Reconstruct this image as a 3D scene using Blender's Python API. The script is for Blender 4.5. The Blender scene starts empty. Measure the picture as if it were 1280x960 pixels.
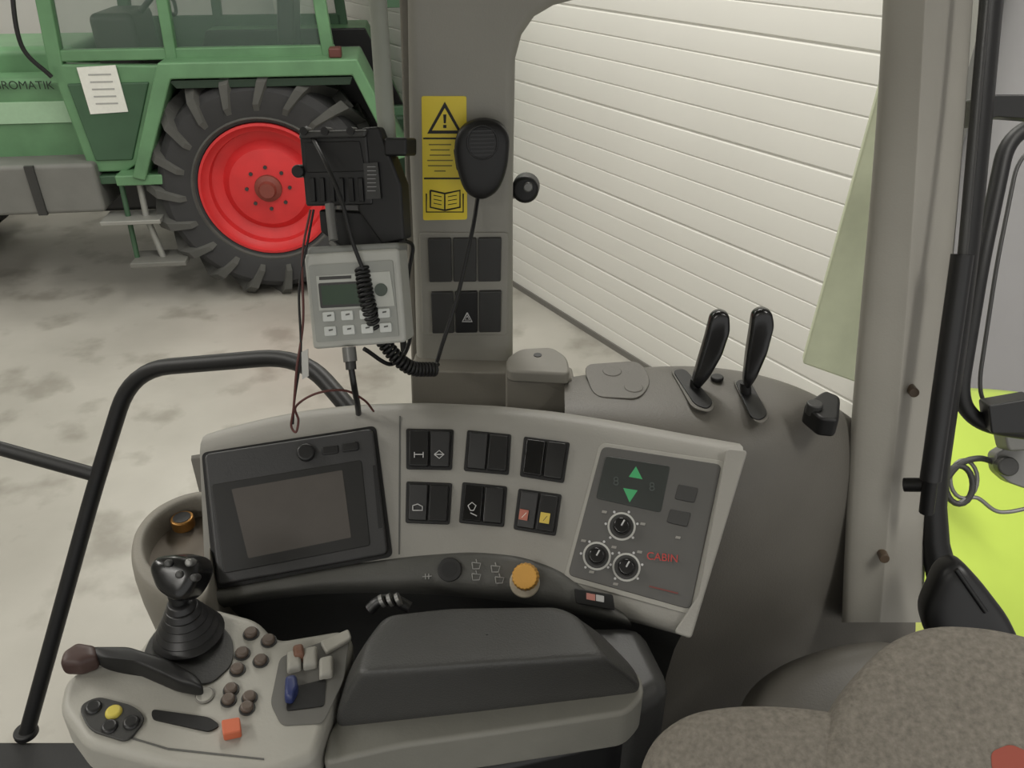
import bpy, bmesh, math, random
from mathutils import Vector, Matrix
random.seed(3)
scn = bpy.context.scene
# ------------------------------------------------------------------ survey
# World: metres, workshop floor z=0.  Camera stands at head height in the cab.
CAM = Vector((0, 0, 2.5)); PITCH = math.radians(31); F = 1000.0
cp, sp = math.cos(PITCH), math.sin(PITCH)
def ray(x, y):
    r = (x-640)/F; u = (480-y)/F
    return Vector((r, cp+sp*u, -sp+cp*u))
def at(x, y, d): return CAM + ray(x, y)*d
class Plane:
    def __init__(s, p, n): s.p = Vector(p); s.n = Vector(n).normalized()
    def hit(s, x, y):
        d = ray(x, y); return CAM + d*((s.p-CAM).dot(s.n)/d.dot(s.n))
    def nrm(s, P): return s.n
class Fascia:            # concave dashboard surface wrapped around the driver
    def f(s, P): return (P.y-.731)-(P.z-1.931)+.6*(P.x+.05)**2
    def hit(s, x, y):
        d = ray(x, y); a, b = .4, 2.0
        for _ in range(40):
            m = (a+b)/2
            if s.f(CAM+d*m) > 0: b = m
            else: a = m
        return CAM+d*a
    def nrm(s, P): return Vector((-1.2*(P.x+.05), -1, 1)).normalized()
class Off:               # surface offset towards the driver
    def __init__(s, S, o): s.S = S; s.o = o
    def hit(s, x, y):
        P = s.S.hit(x, y); n = s.S.nrm(P); d = ray(x, y)
        return P + d*(s.o/d.dot(n))
    def nrm(s, P): return s.S.nrm(P)
FAS = Fascia()
PIL = Plane((0, .97, 2), (0, -1, 0))
TOP = Plane((0, 0, 1.962), (0, 0, 1))
def ZP(z): return Plane((0, 0, z), (0, 0, 1))

# ------------------------------------------------------------------ materials
def lin(c):
    o = []
    for v in c:
        v /= 255.; o.append(v/12.92 if v <= .04045 else ((v+.055)/1.055)**2.4)
    return (*o, 1)
MATS = {}
def M(name, rgb, rough=.5, metal=0, var=.08, scale=40, bump=0, bscale=400, emit=0, spec=.5, alpha=1):
    if name in MATS: return MATS[name]
    m = bpy.data.materials.new(name); m.use_nodes = True
    nt = m.node_tree; b = nt.nodes['Principled BSDF']
    tc = nt.nodes.new('ShaderNodeTexCoord'); nz = nt.nodes.new('ShaderNodeTexNoise')
    nz.inputs['Scale'].default_value = scale; nz.inputs['Detail'].default_value = 4
    nt.links.new(tc.outputs['Object'], nz.inputs['Vector'])
    mx = nt.nodes.new('ShaderNodeMix'); mx.data_type = 'RGBA'
    c = lin(rgb)
    mx.inputs['A'].default_value = tuple(min(1, k*(1-var)) for k in c[:3])+(1,)
    mx.inputs['B'].default_value = tuple(min(1, k*(1+var)) for k in c[:3])+(1,)
    nt.links.new(nz.outputs['Fac'], mx.inputs['Factor'])
    nt.links.new(mx.outputs['Result'], b.inputs['Base Color'])
    b.inputs['Roughness'].default_value = rough; b.inputs['Metallic'].default_value = metal
    b.inputs['Specular IOR Level'].default_value = spec
    b.inputs['Alpha'].default_value = alpha
    if emit:
        b.inputs['Emission Color'].default_value = c; b.inputs['Emission Strength'].default_value = emit
    if bump:
        n2 = nt.nodes.new('ShaderNodeTexNoise'); n2.inputs['Scale'].default_value = bscale
        n2.inputs['Detail'].default_value = 3
        nt.links.new(tc.outputs['Object'], n2.inputs['Vector'])
        bp = nt.nodes.new('ShaderNodeBump'); bp.inputs['Strength'].default_value = bump
        bp.inputs['Distance'].default_value = .001
        nt.links.new(n2.outputs['Fac'], bp.inputs['Height']); nt.links.new(bp.outputs['Normal'], b.inputs['Normal'])
    MATS[name] = m; return m
fasc = M('fascia_grey', (149, 147, 141), .5, bump=.25, var=.12, scale=9)
pilm = M('pillar_grey', (148, 146, 138), .6, bump=.25, var=.14, scale=7)
basem = M('base_grey', (126, 122, 113), .6, bump=.3, var=.14, scale=10)
shellm = M('shell_brown', (99, 96, 90), .48, bump=.35, scale=9, var=.18)
dark = M('dark_plastic', (52, 52, 51), .45, bump=.2)
darker = M('black_plastic', (26, 26, 27), .4)
black = M('matte_black', (14, 14, 15), .5)
gloss = M('gloss_black', (18, 18, 19), .22)
ledgem = M('ledge_grey', (86, 86, 83), .5, bump=.3)
armm = M('armrest_vinyl', (62, 62, 61), .4, bump=.5, bscale=600, var=.15, scale=12)
armb = M('armrest_shell', (124, 123, 116), .5, bump=.2)
ctrl = M('control_shell', (162, 160, 152), .5, bump=.2, var=.12, scale=12)
screen = M('lcd_off', (88, 84, 81), .25)
housing = M('monitor_housing', (60, 60, 61), .42, bump=.2)
white = M('white_paint', (225, 225, 220), .5)
icon = M('icon_white', (200, 200, 200), .6)
red = M('red_print', (185, 60, 55), .5)
orange = M('orange_knob', (214, 160, 72), .5, bump=.3)
orange2 = M('orange_button', (190, 98, 66), .5)
yellow = M('yellow_sticker', (238, 214, 60), .4)
yel2 = M('yellow_key', (190, 175, 75), .5)
green_l = M('green_arrow', (60, 150, 95), .4, emit=.15)
silver = M('silver_panel', (176, 177, 171), .45)
lcdg = M('lcd_green', (38, 62, 42), .3)
keyw = M('key_grey', (205, 208, 205), .5)
brown = M('brown_button', (88, 76, 67), .45)
blue = M('blue_lever', (45, 55, 100), .4)
brass = M('brass', (150, 110, 60), .35, metal=.8)
polem = M('pole_grey', (148, 152, 142), .45)
limem = M('lime_paint', (188, 212, 88), .4, scale=5)
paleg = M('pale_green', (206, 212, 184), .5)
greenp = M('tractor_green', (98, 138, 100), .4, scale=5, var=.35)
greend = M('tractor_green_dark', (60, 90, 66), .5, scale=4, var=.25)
redrim = M('red_rim', (205, 48, 50), .5, scale=7, var=.2)
rubber = M('rubber', (52, 52, 53), .8, bump=.5, bscale=60, scale=6, var=.25)
lugm = M('rubber_dusty', (80, 80, 77), .8, bump=.5, bscale=60, scale=6, var=.35)
hubm = M('hub_brown', (125, 60, 50), .6)
steel = M('galvanised', (150, 150, 145), .5, metal=.3, scale=10)
tglass = M('tractor_glass', (120, 140, 128), .08, alpha=.22)
paper = M('paper', (225, 225, 218), .7)
fabric = M('seat_fabric', (122, 117, 109), .95, var=.5, scale=240, bump=1.0, bscale=500, spec=.2)
redf = M('red_patch', (150, 75, 62), .8)
wirem = M('wire_red', (90, 50, 46), .6)
metalg = M('grey_metal', (120, 120, 118), .4, metal=.4)
cabfl = M('cab_mat', (40, 40, 40), .8, bump=.5, bscale=100)
wallg = M('wall_grey', (160, 159, 162), .8, scale=2)
wallw = M('wall_white', (215, 214, 209), .8, scale=2)
roofm = M('shade_roof', (176, 175, 168), .9)
tube_em = M('lamp_tube', (255, 250, 238), .5, emit=4)

# ------------------------------------------------------------------ helpers
def grp(name, loc):
    e = bpy.data.objects.new(name, None); e.empty_display_size = .05
    e.location = loc; scn.collection.objects.link(e); return e
def put(o, par):
    scn.collection.objects.link(o)
    if par is not None:
        o.parent = par; o.matrix_parent_inverse = Matrix.Translation(-Vector(par.location))
    return o
def mk(name, verts, faces, mat, par=None, bev=0, seg=3, sub=0, solid=0, ang=35, smooth=True):
    me = bpy.data.meshes.new(name); me.from_pydata([tuple(v) for v in verts], [], faces)
    bm = bmesh.new(); bm.from_mesh(me)
    bmesh.ops.remove_doubles(bm, verts=bm.verts, dist=1e-6)
    bmesh.ops.recalc_face_normals(bm, faces=bm.faces)
    for f in bm.faces: f.smooth = smooth
    if not sub:
        for e in bm.edges:
            if len(e.link_faces) == 2 and e.calc_face_angle(0) > math.radians(ang): e.smooth = False
    bm.to_mesh(me); bm.free(); me.materials.append(mat)
    o = bpy.data.objects.new(name, me)
    if sub:
        s = o.modifiers.new('sub', 'SUBSURF'); s.levels = sub; s.render_levels = sub
    if solid:
        s = o.modifiers.new('sol', 'SOLIDIFY'); s.thickness = solid; s.offset = -1
    if bev:
        b = o.modifiers.new('bev', 'BEVEL'); b.width = bev; b.segments = seg
        b.limit_method = 'ANGLE'; b.angle_limit = math.radians(ang); b.harden_normals = True
    return put(o, par)
def rpoly(pts, r, seg=5):
    out = []; n = len(pts)
    for i in range(n):
        p0, p1, p2 = (Vector(pts[i-1]), Vector(pts[i]), Vector(pts[(i+1) % n]))
        a = p0-p1; b = p2-p1
        ra = min(r, a.length*.45); rb = min(r, b.length*.45)
        A = p1+a.normalized()*ra; B = p1+b.normalized()*rb
        for k in range(seg+1):
            t = k/seg; out.append(tuple(A*(1-t)**2+p1*2*t*(1-t)+B*t*t))
    return out
def prism(name, top, bot, mat, par=None, bev=0, **k):
    n = len(top); v = list(top)+list(bot)
    f = [list(range(n)), list(range(2*n-1, n-1, -1))]+[[i, (i+1) % n, n+(i+1) % n, n+i] for i in range(n)]
    return mk(name, v, f, mat, par, bev, **k)
def slab(name, px, S, up, down, mat, par=None, bev=0, r=0, **k):
    if r: px = rpoly(px, r)
    P = [S.hit(x, y) for x, y in px]
    c = sum(P, Vector())/len(P); n = S.nrm(c)
    return prism(name, [p+n*up for p in P], [p-n*down for p in P], mat, par, bev, **k)
def frame(S, x, y):
    P = S.hit(x, y); n = S.nrm(P); ex = (S.hit(x+8, y)-P); ex = (ex-n*ex.dot(n)).normalized()
    return P, ex, n.cross(ex), n
def cyl(name, x, y, rp, S, up, down, mat, par=None, bev=0, taper=1, seg=28, d=None, flutes=0):
    P, ex, ey, n = frame(S, x, y); R = rp*(P-CAM).dot(Vector((0, cp, -sp)))/F
    def ring(rr, o):
        out = []
        for i in range(seg):
            a = 2*math.pi*i/seg; q = rr*(1-.08*(i % 2) if flutes else 1)
            out.append(P+ex*q*math.cos(a)+ey*q*math.sin(a)+n*o)
        return out
    return prism(name, ring(R*taper, up), ring(R, -down), mat, par, bev)
def loft(name, rows, mat, par=None, sub=2, solid=0, closed=False, bev=0):
    m = len(rows[0]); v = [p for r in rows for p in r]; f = []
    for i in range(len(rows)-1):
        for j in range(m if closed else m-1):
            f.append([i*m+j, i*m+(j+1) % m, (i+1)*m+(j+1) % m, (i+1)*m+j])
    return mk(name, v, f, mat, par, bev=bev, sub=sub, solid=solid)
def catmull(P, n=10):
    P = [Vector(p) for p in P]; Q = [P[0]*2-P[1]]+P+[P[-1]*2-P[-2]]; out = []
    for i in range(1, len(Q)-2):
        a, b, c, d = Q[i-1:i+3]
        for k in range(n):
            t = k/n
            out.append(.5*((2*b)+(c-a)*t+(2*a-5*b+4*c-d)*t*t+(3*b-a-3*c+d)*t**3))
    out.append(P[-1]); return out
def bend(P, r, seg=8):
    P = [Vector(p) for p in P]; out = [P[0]]
    for i in range(1, len(P)-1):
        a = P[i-1]-P[i]; b = P[i+1]-P[i]
        A = P[i]+a.normalized()*min(r, a.length*.45); B = P[i]+b.normalized()*min(r, b.length*.45)
        for k in range(seg+1):
            t = k/seg; out.append(A*(1-t)**2+P[i]*2*t*(1-t)+B*t*t)
    out.append(P[-1]); return out
def tube(name, P, r, mat, par=None, radii=None):
    cu = bpy.data.curves.new(name, 'CURVE'); cu.dimensions = '3D'; cu.bevel_depth = r
    cu.bevel_resolution = 4; cu.use_fill_caps = True
    s = cu.splines.new('POLY'); s.points.add(len(P)-1)
    for i, p in enumerate(P):
        s.points[i].co = (*p, 1)
        if radii: s.points[i].radius = radii[i]
    s.use_smooth = True
    cu.materials.append(mat); return put(bpy.data.objects.new(name, cu), par)
def coil(name, P, R, turns, wr, mat, par):
    pts = catmull(P, 40); N = len(pts); out = []; u = Vector((1, .3, .2))
    M_ = turns*12
    for k in range(M_+1):
        s = k/M_*(N-1); i = min(int(s), N-2); p = pts[i].lerp(pts[i+1], s-i)
        t = (pts[i+1]-pts[i]).normalized(); u = (u-t*u.dot(t)).normalized(); w = t.cross(u)
        a = 2*math.pi*turns*k/M_; out.append(p+(u*math.cos(a)+w*math.sin(a))*R)
    return tube(name, out, wr, mat, par)
def pillow(name, P, n, h, back, mat, par=None, e=.55, rings=9):
    n = Vector(n).normalized(); c = sum(P, Vector())/len(P); rows = []
    m = len(P)
    for k in range(-rings, rings+1):
        a = abs(k)/rings*math.pi/2*.97; s = math.cos(a)**e; z = math.sin(a)**e*(h if k > 0 else -back)
        rows.append([c+(p-c)*s+n*z for p in P])
    v = [p for r in rows for p in r]; f = []
    for i in range(len(rows)-1):
        for j in range(m): f.append([i*m+j, i*m+(j+1) % m, (i+1)*m+(j+1) % m, (i+1)*m+j])
    f.append(list(range(m))); f.append([(len(rows)-1)*m+j for j in range(m)][::-1])
    return mk(name, v, f, mat, par, ang=80)
def text(name, s, x, y, size, S, mat, par, rot=0):
    P, ex, ey, n = frame(S, x, y)
    cu = bpy.data.curves.new(name, 'FONT'); cu.body = s; cu.size = size; cu.extrude = .0002
    cu.align_x = 'CENTER'; cu.align_y = 'CENTER'; cu.materials.append(mat)
    o = bpy.data.objects.new(name, cu)
    m = Matrix((ex, ey, n)).transposed().to_4x4(); m.translation = P+n*.0012
    put(o, par)
    o.matrix_basis = m @ Matrix.Rotation(rot, 4, 'Z')
    return o
def quad_sub(q, u0, v0, u1, v1):   # bilinear sub-rectangle of quad (tl,tr,br,bl)
    q = [Vector(p) for p in q]
    B = lambda u, v: tuple((q[0]*(1-u)+q[1]*u)*(1-v)+(q[3]*(1-u)+q[2]*u)*v)
    return [B(u0, v0), B(u1, v0), B(u1, v1), B(u0, v1)]
def lerpcurve(pts, n):
    P = [Vector(p) for p in pts]; L = [0]
    for i in range(len(P)-1): L.append(L[-1]+(P[i+1]-P[i]).length)
    out = []
    for k in range(n):
        s = L[-1]*k/(n-1); i = 0
        while i < len(P)-2 and L[i+1] < s: i += 1
        out.append(P[i].lerp(P[i+1], (s-L[i])/(L[i+1]-L[i])))
    return out

# ------------------------------------------------------------------ workshop
K = Vector((-2.7, 9.8, 0)); e1 = Vector((.545, -.84, 0)).normalized(); e2 = Vector((-.84, -.545, 0)).normalized()
def RW(a, b, z): return K+e1*a+e2*b+Vector((0, 0, z))
H = 4.6
mf = bpy.data.materials.new('concrete'); mf.use_nodes = True
nt = mf.node_tree; b = nt.nodes['Principled BSDF']; tc = nt.nodes.new('ShaderNodeTexCoord')
def noise(sc, det=6):
    n = nt.nodes.new('ShaderNodeTexNoise'); n.inputs['Scale'].default_value = sc; n.inputs['Detail'].default_value = det
    nt.links.new(tc.outputs['Object'], n.inputs['Vector']); return n
n1 = noise(.8, 7); r1 = nt.nodes.new('ShaderNodeValToRGB')
r1.color_ramp.elements[0].position = .3; r1.color_ramp.elements[0].color = lin((155, 152, 144))
r1.color_ramp.elements[1].position = .7; r1.color_ramp.elements[1].color = lin((190, 187, 179))
nt.links.new(n1.outputs['Fac'], r1.inputs['Fac'])
n2 = noise(3.0, 13); r2 = nt.nodes.new('ShaderNodeValToRGB')
r2.color_ramp.elements[0].position = .34; r2.color_ramp.elements[0].color = (.5, .48, .45, 1)
r2.color_ramp.elements[1].position = .47; r2.color_ramp.elements[1].color = (1, 1, 1, 1)
nt.links.new(n2.outputs['Fac'], r2.inputs['Fac'])
mm = nt.nodes.new('ShaderNodeMix'); mm.data_type = 'RGBA'; mm.blend_type = 'MULTIPLY'; mm.inputs['Factor'].default_value = .55
nt.links.new(r1.outputs['Color'], mm.inputs['A']); nt.links.new(r2.outputs['Color'], mm.inputs['B'])
nt.links.new(mm.outputs['Result'], b.inputs['Base Color']); b.inputs['Roughness'].default_value = .4
prism('floor', [RW(-.3, -.3, 0), RW(15, -.3, 0), RW(15, 12, 0), RW(-.3, 12, 0)],
      [RW(-.3, -.3, -.15), RW(15, -.3, -.15), RW(15, 12, -.15), RW(-.3, 12, -.15)], mf)
prism('ceiling', [RW(-.3, -.3, H+.1), RW(15, -.3, H+.1), RW(15, 12, H+.1), RW(-.3, 12, H+.1)],
      [RW(-.3, -.3, H), RW(15, -.3, H), RW(15, 12, H), RW(-.3, 12, H)], wallw)
def wall(name, a0, b0, a1, b1, mat):
    prism(name, [RW(a0, b0, H), RW(a1, b0, H), RW(a1, b1, H), RW(a0, b1, H)],
          [RW(a0, b0, 0), RW(a1, b0, 0), RW(a1, b1, 0), RW(a0, b1, 0)], mat)
wall('wall_right', -.3, -.3, 15, -.06, wallg)
wall('wall_back', -.3, -.06, -.02, 12, wallw)
wall('wall_left', -.02, 11.8, 15, 12, wallw)
# sectional door: ribbed profile running the length of the opening
doorm = M('door_white', (215, 214, 208), .6, scale=1.5, var=.05)
prof = []; z = .0
i = 0
while z < 4.3:
    big = (i % 4 == 3); g = .020 if big else .012; dp = .011 if big else .006
    prof += [(0, z), (.003, z+.05), (0, z+.125-g), (-dp, z+.125-g*.6), (-dp, z+.125-g*.3)]; z += .125; i += 1
prof.append((0, z))
dg = grp('sectional_garage_door', RW(5, .0, 0))
a0, a1 = .15, 7.95
loft('panels', [[RW(a0, d_, z_) for d_, z_ in prof], [RW(a1, d_, z_) for d_, z_ in prof]], doorm, dg, sub=0)
prism('bottom_seal', [RW(a0, -.02, .04), RW(a1, -.02, .04), RW(a1, .015, .04), RW(a0, .015, .04)],
      [RW(a0, -.02, 0), RW(a1, -.02, 0), RW(a1, .015, 0), RW(a0, .015, 0)], M('seal_grey', (110, 108, 103), .8), dg)
prism('track', [RW(a1, -.05, 4.3), RW(a1+.09, -.05, 4.3), RW(a1+.09, .06, 4.3), RW(a1, .06, 4.3)],
      [RW(a1, -.05, 0), RW(a1+.09, -.05, 0), RW(a1+.09, .06, 0), RW(a1, .06, 0)], steel, dg)
# ceiling light fittings
def lamp(a, b_, L=2.4, W=.5, E=110):
    c = RW(a, b_, H-.06); g = grp('ceiling_light', c)
    def bx(nm, l, w, z0, z1, m):
        cs = [(-l, -w), (l, -w), (l, w), (-l, w)]
        prism(nm, [c+e1*x+e2*y+Vector((0, 0, z1)) for x, y in cs], [c+e1*x+e2*y+Vector((0, 0, z0)) for x, y in cs], m, g, bev=.005)
    bx('housing', L/2, .09, 0, .06, white)
    tube('lamp_tube', [c-e1*(L/2-.05)-Vector((0, 0, .03)), c+e1*(L/2-.05)-Vector((0, 0, .03))], .02, tube_em, g)
    la = bpy.data.lights.new('lamp_light', 'AREA'); la.shape = 'RECTANGLE'; la.size = L; la.size_y = W; la.energy = E
    la.color = (1, .972, .915)
    lo = bpy.data.objects.new('lamp_light', la); scn.collection.objects.link(lo)
    m = Matrix((e1, -e2, Vector((0, 0, 1)))).transposed().to_4x4()
    m.translation = c-Vector((0, 0, .08)); lo.matrix_world = m
    lo.parent = g; lo.matrix_parent_inverse = Matrix.Translation(-c)
for a, b_ in [(3, 2.2), (7, 1.4), (3.2, 6), (7.2, 5.2), (10.6, 2.2), (11, 6)]: lamp(a, b_, E=74)
w = bpy.data.worlds.new('World'); scn.world = w; w.use_nodes = True
w.node_tree.nodes['Background'].inputs[0].default_value = (1, .99, .96, 1)
w.node_tree.nodes['Background'].inputs[1].default_value = .92

# ------------------------------------------------------------------ parked tractor
W0 = Vector((-1.70, 5.46, 0)); th = math.radians(7)
fd = Vector((-math.cos(th), -math.sin(th), 0)); bd = Vector((-math.sin(th), math.cos(th), 0))
def T(a, b_, h): return W0+fd*a+bd*b_+Vector((0, 0, h))
tr = grp('farm_tractor', W0)
def wheel(pref, a0, b0, R, Wd, sgn=1, rimR=.445):
    k = R/.78
    def rev(nm, prof, mat, seg=64, cap=False):
        rows = [[T(a0+r*math.cos(2*math.pi*j/seg), b0+sgn*bb, R+r*math.sin(2*math.pi*j/seg)) for j in range(seg)] for r, bb in prof]
        return loft(nm, rows, mat, tr, sub=0, closed=True)
    q = rimR
    rev(pref+'tyre', [(q, .05), (q+.02, -.0), (q+.08*k, -.035), (.66*k, -.035), (.71*k, .01), (.725*k, .1), (.725*k, Wd-.1), (.71*k, Wd-.02), (.66*k, Wd+.02), (q, Wd)], rubber)
    rev(pref+'tyre_bead', [(q+.03, .0), (q+.045, -.025), (q+.06, -.02), (q+.065, .0)], lugm)
    rev(pref+'rim', [(q+.012, .03), (q+.012, -.012), (q-.005, -.015), (q-.02, .02), (q-.05, .04), (q-.06, .09), (q-.13, .12), (q*.6, .07), (q*.35, .05), (.001, .05)], redrim)
    rev(pref+'hub', [(.095*k, .06), (.09*k, .03), (.06*k, .01), (.05*k, -.02), (.001, -.02)], hubm)
    V = []; Fc = []; N = 19
    for s in (0, 1):
        for i in range(N):
            ph = 2*math.pi*(i+.5*s)/N; wd = .045
            if s == 0: path = [(-.055, .58*k, ph-.05), (-.05, .72*k, ph+.02), (.03, .80*k, ph+.07), (Wd*.55, .80*k, ph+.28)]
            else: path = [(Wd+.05, .60*k, ph-.04), (Wd+.04, .72*k, ph+.02), (Wd-.03, .80*k, ph+.07), (Wd*.45, .80*k, ph+.28)]
            base = len(V)
            for ii, (bb, rr, p) in enumerate(path):
                w_ = wd*(.7, .9, 1, .8)[ii]
                for rr2, dd in ((rr, -w_), (rr, w_), (rr-.09, w_), (rr-.09, -w_)):
                    bo = bb+(.04 if rr2 != rr else 0)*(1 if s == 0 else -1)
                    V.append(T(a0+rr2*math.cos(p+dd/k), b0+sgn*bo, R+rr2*math.sin(p+dd/k)))
            for m_ in range(3):
                for j in range(4):
                    Fc.append([base+m_*4+j, base+m_*4+(j+1) % 4, base+m_*4+4+(j+1) % 4, base+m_*4+4+j])
            Fc.append([base+j for j in range(4)]); Fc.append([base+12+j for j in range(4)])
    mk(pref+'lugs', V, Fc, lugm, tr, ang=20)
    for i in range(8):
        p = 2*math.pi*i/8; c = T(a0+.145*k*math.cos(p), b0+sgn*.04, R+.145*k*math.sin(p))
        tube(pref+'bolt_%d' % i, [c, c+bd*sgn*.03], .013, dark, tr)
wheel('rear_near_', 0, 0, .79, .46)
wheel('rear_far_', 0, 1.95, .79, .46, -1)
wheel('front_near_', 2.95, .15, .55, .3, 1, .3)
wheel('front_far_', 2.95, 1.8, .55, .3, -1, .3)
def box(nm, a, b_, h, mat, bev=.01, **k):   # a,b,h ranges
    c = [(a[0], b_[0]), (a[1], b_[0]), (a[1], b_[1]), (a[0], b_[1])]
    return prism(nm, [T(x, y, h[1]) for x, y in c], [T(x, y, h[0]) for x, y in c], mat, tr, bev=bev)
def sideplate(nm, pts, b0, b1, mat, bev=.01, r=.0):
    if r: pts = rpoly(pts, r)
    return prism(nm, [T(a, b0, h) for a, h in pts], [T(a, b1, h) for a, h in pts], mat, tr, bev=bev)
outer = [(.86, .92), (.54, 1.64), (-.70, 1.64), (-.98, 1.0)]
inner = [(.78, .90), (.48, 1.54), (-.66, 1.54), (-.90, .98)]
for nm, b0, b1 in (('fender_near', -.05, .5), ('fender_far', 1.5, 2.0)):
    sideplate(nm, outer+inner[::-1], b0, b1, greenp, .012)
for nm, b0, b1 in (('fender_inner_near', .47, .52), ('fender_inner_far', 1.45, 1.5)):
    sideplate(nm, outer+[(-.8, .7), (.7, .7)], b0, b1, darker)
sideplate('fender_stripe', [(.50, 1.53), (.46, 1.48), (-.64, 1.48), (-.66, 1.53)], -.03, .0, M('stripe_dark', (30, 50, 35)), .004)
# cab
sideplate('door_panel', [(.56, 1.60), (.84, .98), (.94, .92), (1.18, .92), (1.25, 1.62)], .12, .2, greenp, .015)
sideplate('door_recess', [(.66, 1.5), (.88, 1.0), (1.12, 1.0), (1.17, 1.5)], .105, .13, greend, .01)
sideplate('cab_side_glass', [(-.5, 1.66), (1.22, 1.66), (1.12, 2.68), (-.42, 2.68)], .165, .175, tglass, 0)
sideplate('cab_far_glass', [(-.5, 1.66), (1.22, 1.66), (1.12, 2.68), (-.42, 2.68)], 1.755, 1.765, tglass, 0)
box('cab_deck', (-.5, 1.2), (.2, 1.75), (.95, 1.25), darker, .02)
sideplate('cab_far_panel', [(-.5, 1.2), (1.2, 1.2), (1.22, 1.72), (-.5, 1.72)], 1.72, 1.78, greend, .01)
sideplate('driver_chair_back', [(-.2, 1.5), (-.08, 1.5), (-.16, 2.15), (-.28, 2.12)], .75, 1.2, darker, .03)
box('driver_chair_seat', (-.15, .35), (.72, 1.22), (1.42, 1.56), dark, .04)
box('driver_chair_post', (-.02, .2), (.85, 1.1), (1.2, 1.44), black, .02)
box('dash_pod', (.85, 1.15), (.7, 1.25), (1.2, 1.85), dark, .05)
tube('steering_column', [T(.9, .97, 1.8), T(.7, .97, 1.98)], .02, black, tr)
tube('steering_wheel', [T(.7-.14*math.cos(a)*.5, .97+.2*math.sin(a), 1.98-.2*math.cos(a)*.85) for a in [i*math.pi/14 for i in range(29)]], .014, black, tr)
for nm, p in (('pillar_a', [(1.18, 1.5), (1.27, 1.5), (1.17, 2.7), (1.08, 2.7)]), ('pillar_b', [(.46, 1.6), (.53, 1.6), (.49, 2.7), (.42, 2.7)]),
              ('pillar_c', [(-.55, 1.6), (-.47, 1.6), (-.40, 2.7), (-.48, 2.7)])):
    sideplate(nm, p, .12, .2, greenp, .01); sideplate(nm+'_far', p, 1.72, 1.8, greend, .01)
box('window_rail', (-.55, 1.25), (.13, .2), (1.63, 1.70), greenp)
box('unseen_cab_roof', (-.7, 1.35), (.0, 1.9), (2.68, 2.85), greenp, .05)
box('hood', (1.25, 3.7), (.6, 1.35), (1.0, 1.66), greenp, .06)
box('hood_band', (1.25, 3.6), (.285, .31), (1.22, 1.36), M('hood_light', (160, 192, 160)), .004)
box('side_cowl', (1.2, 3.7), (.3, 1.5), (.95, 1.5), greenp, .04)
box('engine_block', (.4, 3.7), (.7, 1.25), (.45, 1.02), darker, .04)
box('rear_axle', (-.3, .4), (.5, 1.7), (.5, .95), dark, .04)
box('front_axle', (2.85, 3.05), (.4, 1.6), (.45, .62), dark, .02)
box('fuel_tank', (1.12, 2.2), (.05, .5), (.66, 1.0), M('tank_grey', (112, 112, 108), .6, var=.2, scale=6), .03)
box('tank_strap', (1.5, 1.56), (.035, .06), (.66, 1.0), dark, .004)
box('step_frame', (.66, .98), (-.02, .3), (.86, .93), greenp, .01)
box('step_lower', (.62, 1.0), (-.1, .15), (.30, .335), M('step_grey', (112, 112, 107), .6), .006)
box('step_middle', (.74, 1.14), (-.06, .18), (.60, .63), steel, .006)
tube('step_leg', [T(.80, .02, .32), T(.86, .05, .62), T(.86, .08, .9)], .022, steel, tr)
tube('step_leg_b', [T(.98, .02, .3), T(.98, .08, .92)], .018, greend, tr)
box('running_board', (.55, 1.3), (.1, .6), (.84, .9), greend, .01)
tube('grab_handle', catmull([T(1.24, .08, 1.55), T(1.34, .02, 1.75), T(1.29, .03, 2.1), T(1.20, .08, 2.3)]), .014, darker, tr)
prism('notice', [T(.83, .098, 1.32), T(1.07, .098, 1.31), T(1.08, .098, 1.60), T(.84, .098, 1.61)],
      [T(.83, .104, 1.32), T(1.07, .104, 1.31), T(1.08, .104, 1.60), T(.84, .104, 1.61)], paper, tr)
for i in range(5):
    h = 1.55-i*.045
    prism('notice_line_%d' % i, [T(.88, .096, h), T(1.02, .096, h), T(1.02, .096, h+.01), T(.88, .096, h+.01)], [T(.88, .098, h), T(1.02, .098, h), T(1.02, .098, h+.01), T(.88, .098, h+.01)], M('ink', (165, 165, 162)), tr)
TPn = Plane(T(0, .28, 0), -bd)
text('hood_lettering', 'AGROMATIK', 24, 107, .075, TPn, M('letter_dark', (30, 45, 34)), tr)
box('rear_lamp', (-.60, -.52), (.0, .1), (1.64, 1.70), M('lamp_red', (95, 50, 45)), .01)
box('rear_lift', (-1.0, -.5), (.75, 1.2), (.5, 1.1), greend, .03)
tube('lift_arm', [T(-.3, .8, .5), T(-1.25, .7, .42)], .035, steel, tr)
box('rear_bar_a', (-1.08, -1.0), (.3, .38), (.6, 2.3), greenp, .01); box('rear_bar_b', (-1.26, -1.2), (.3, .38), (.6, 2.3), greend, .01)
for h in (.6, 1.2, 1.9): box('rear_rung', (-1.26, -.9), (.32, .36), (h, h+.06), greend, .005)

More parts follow.
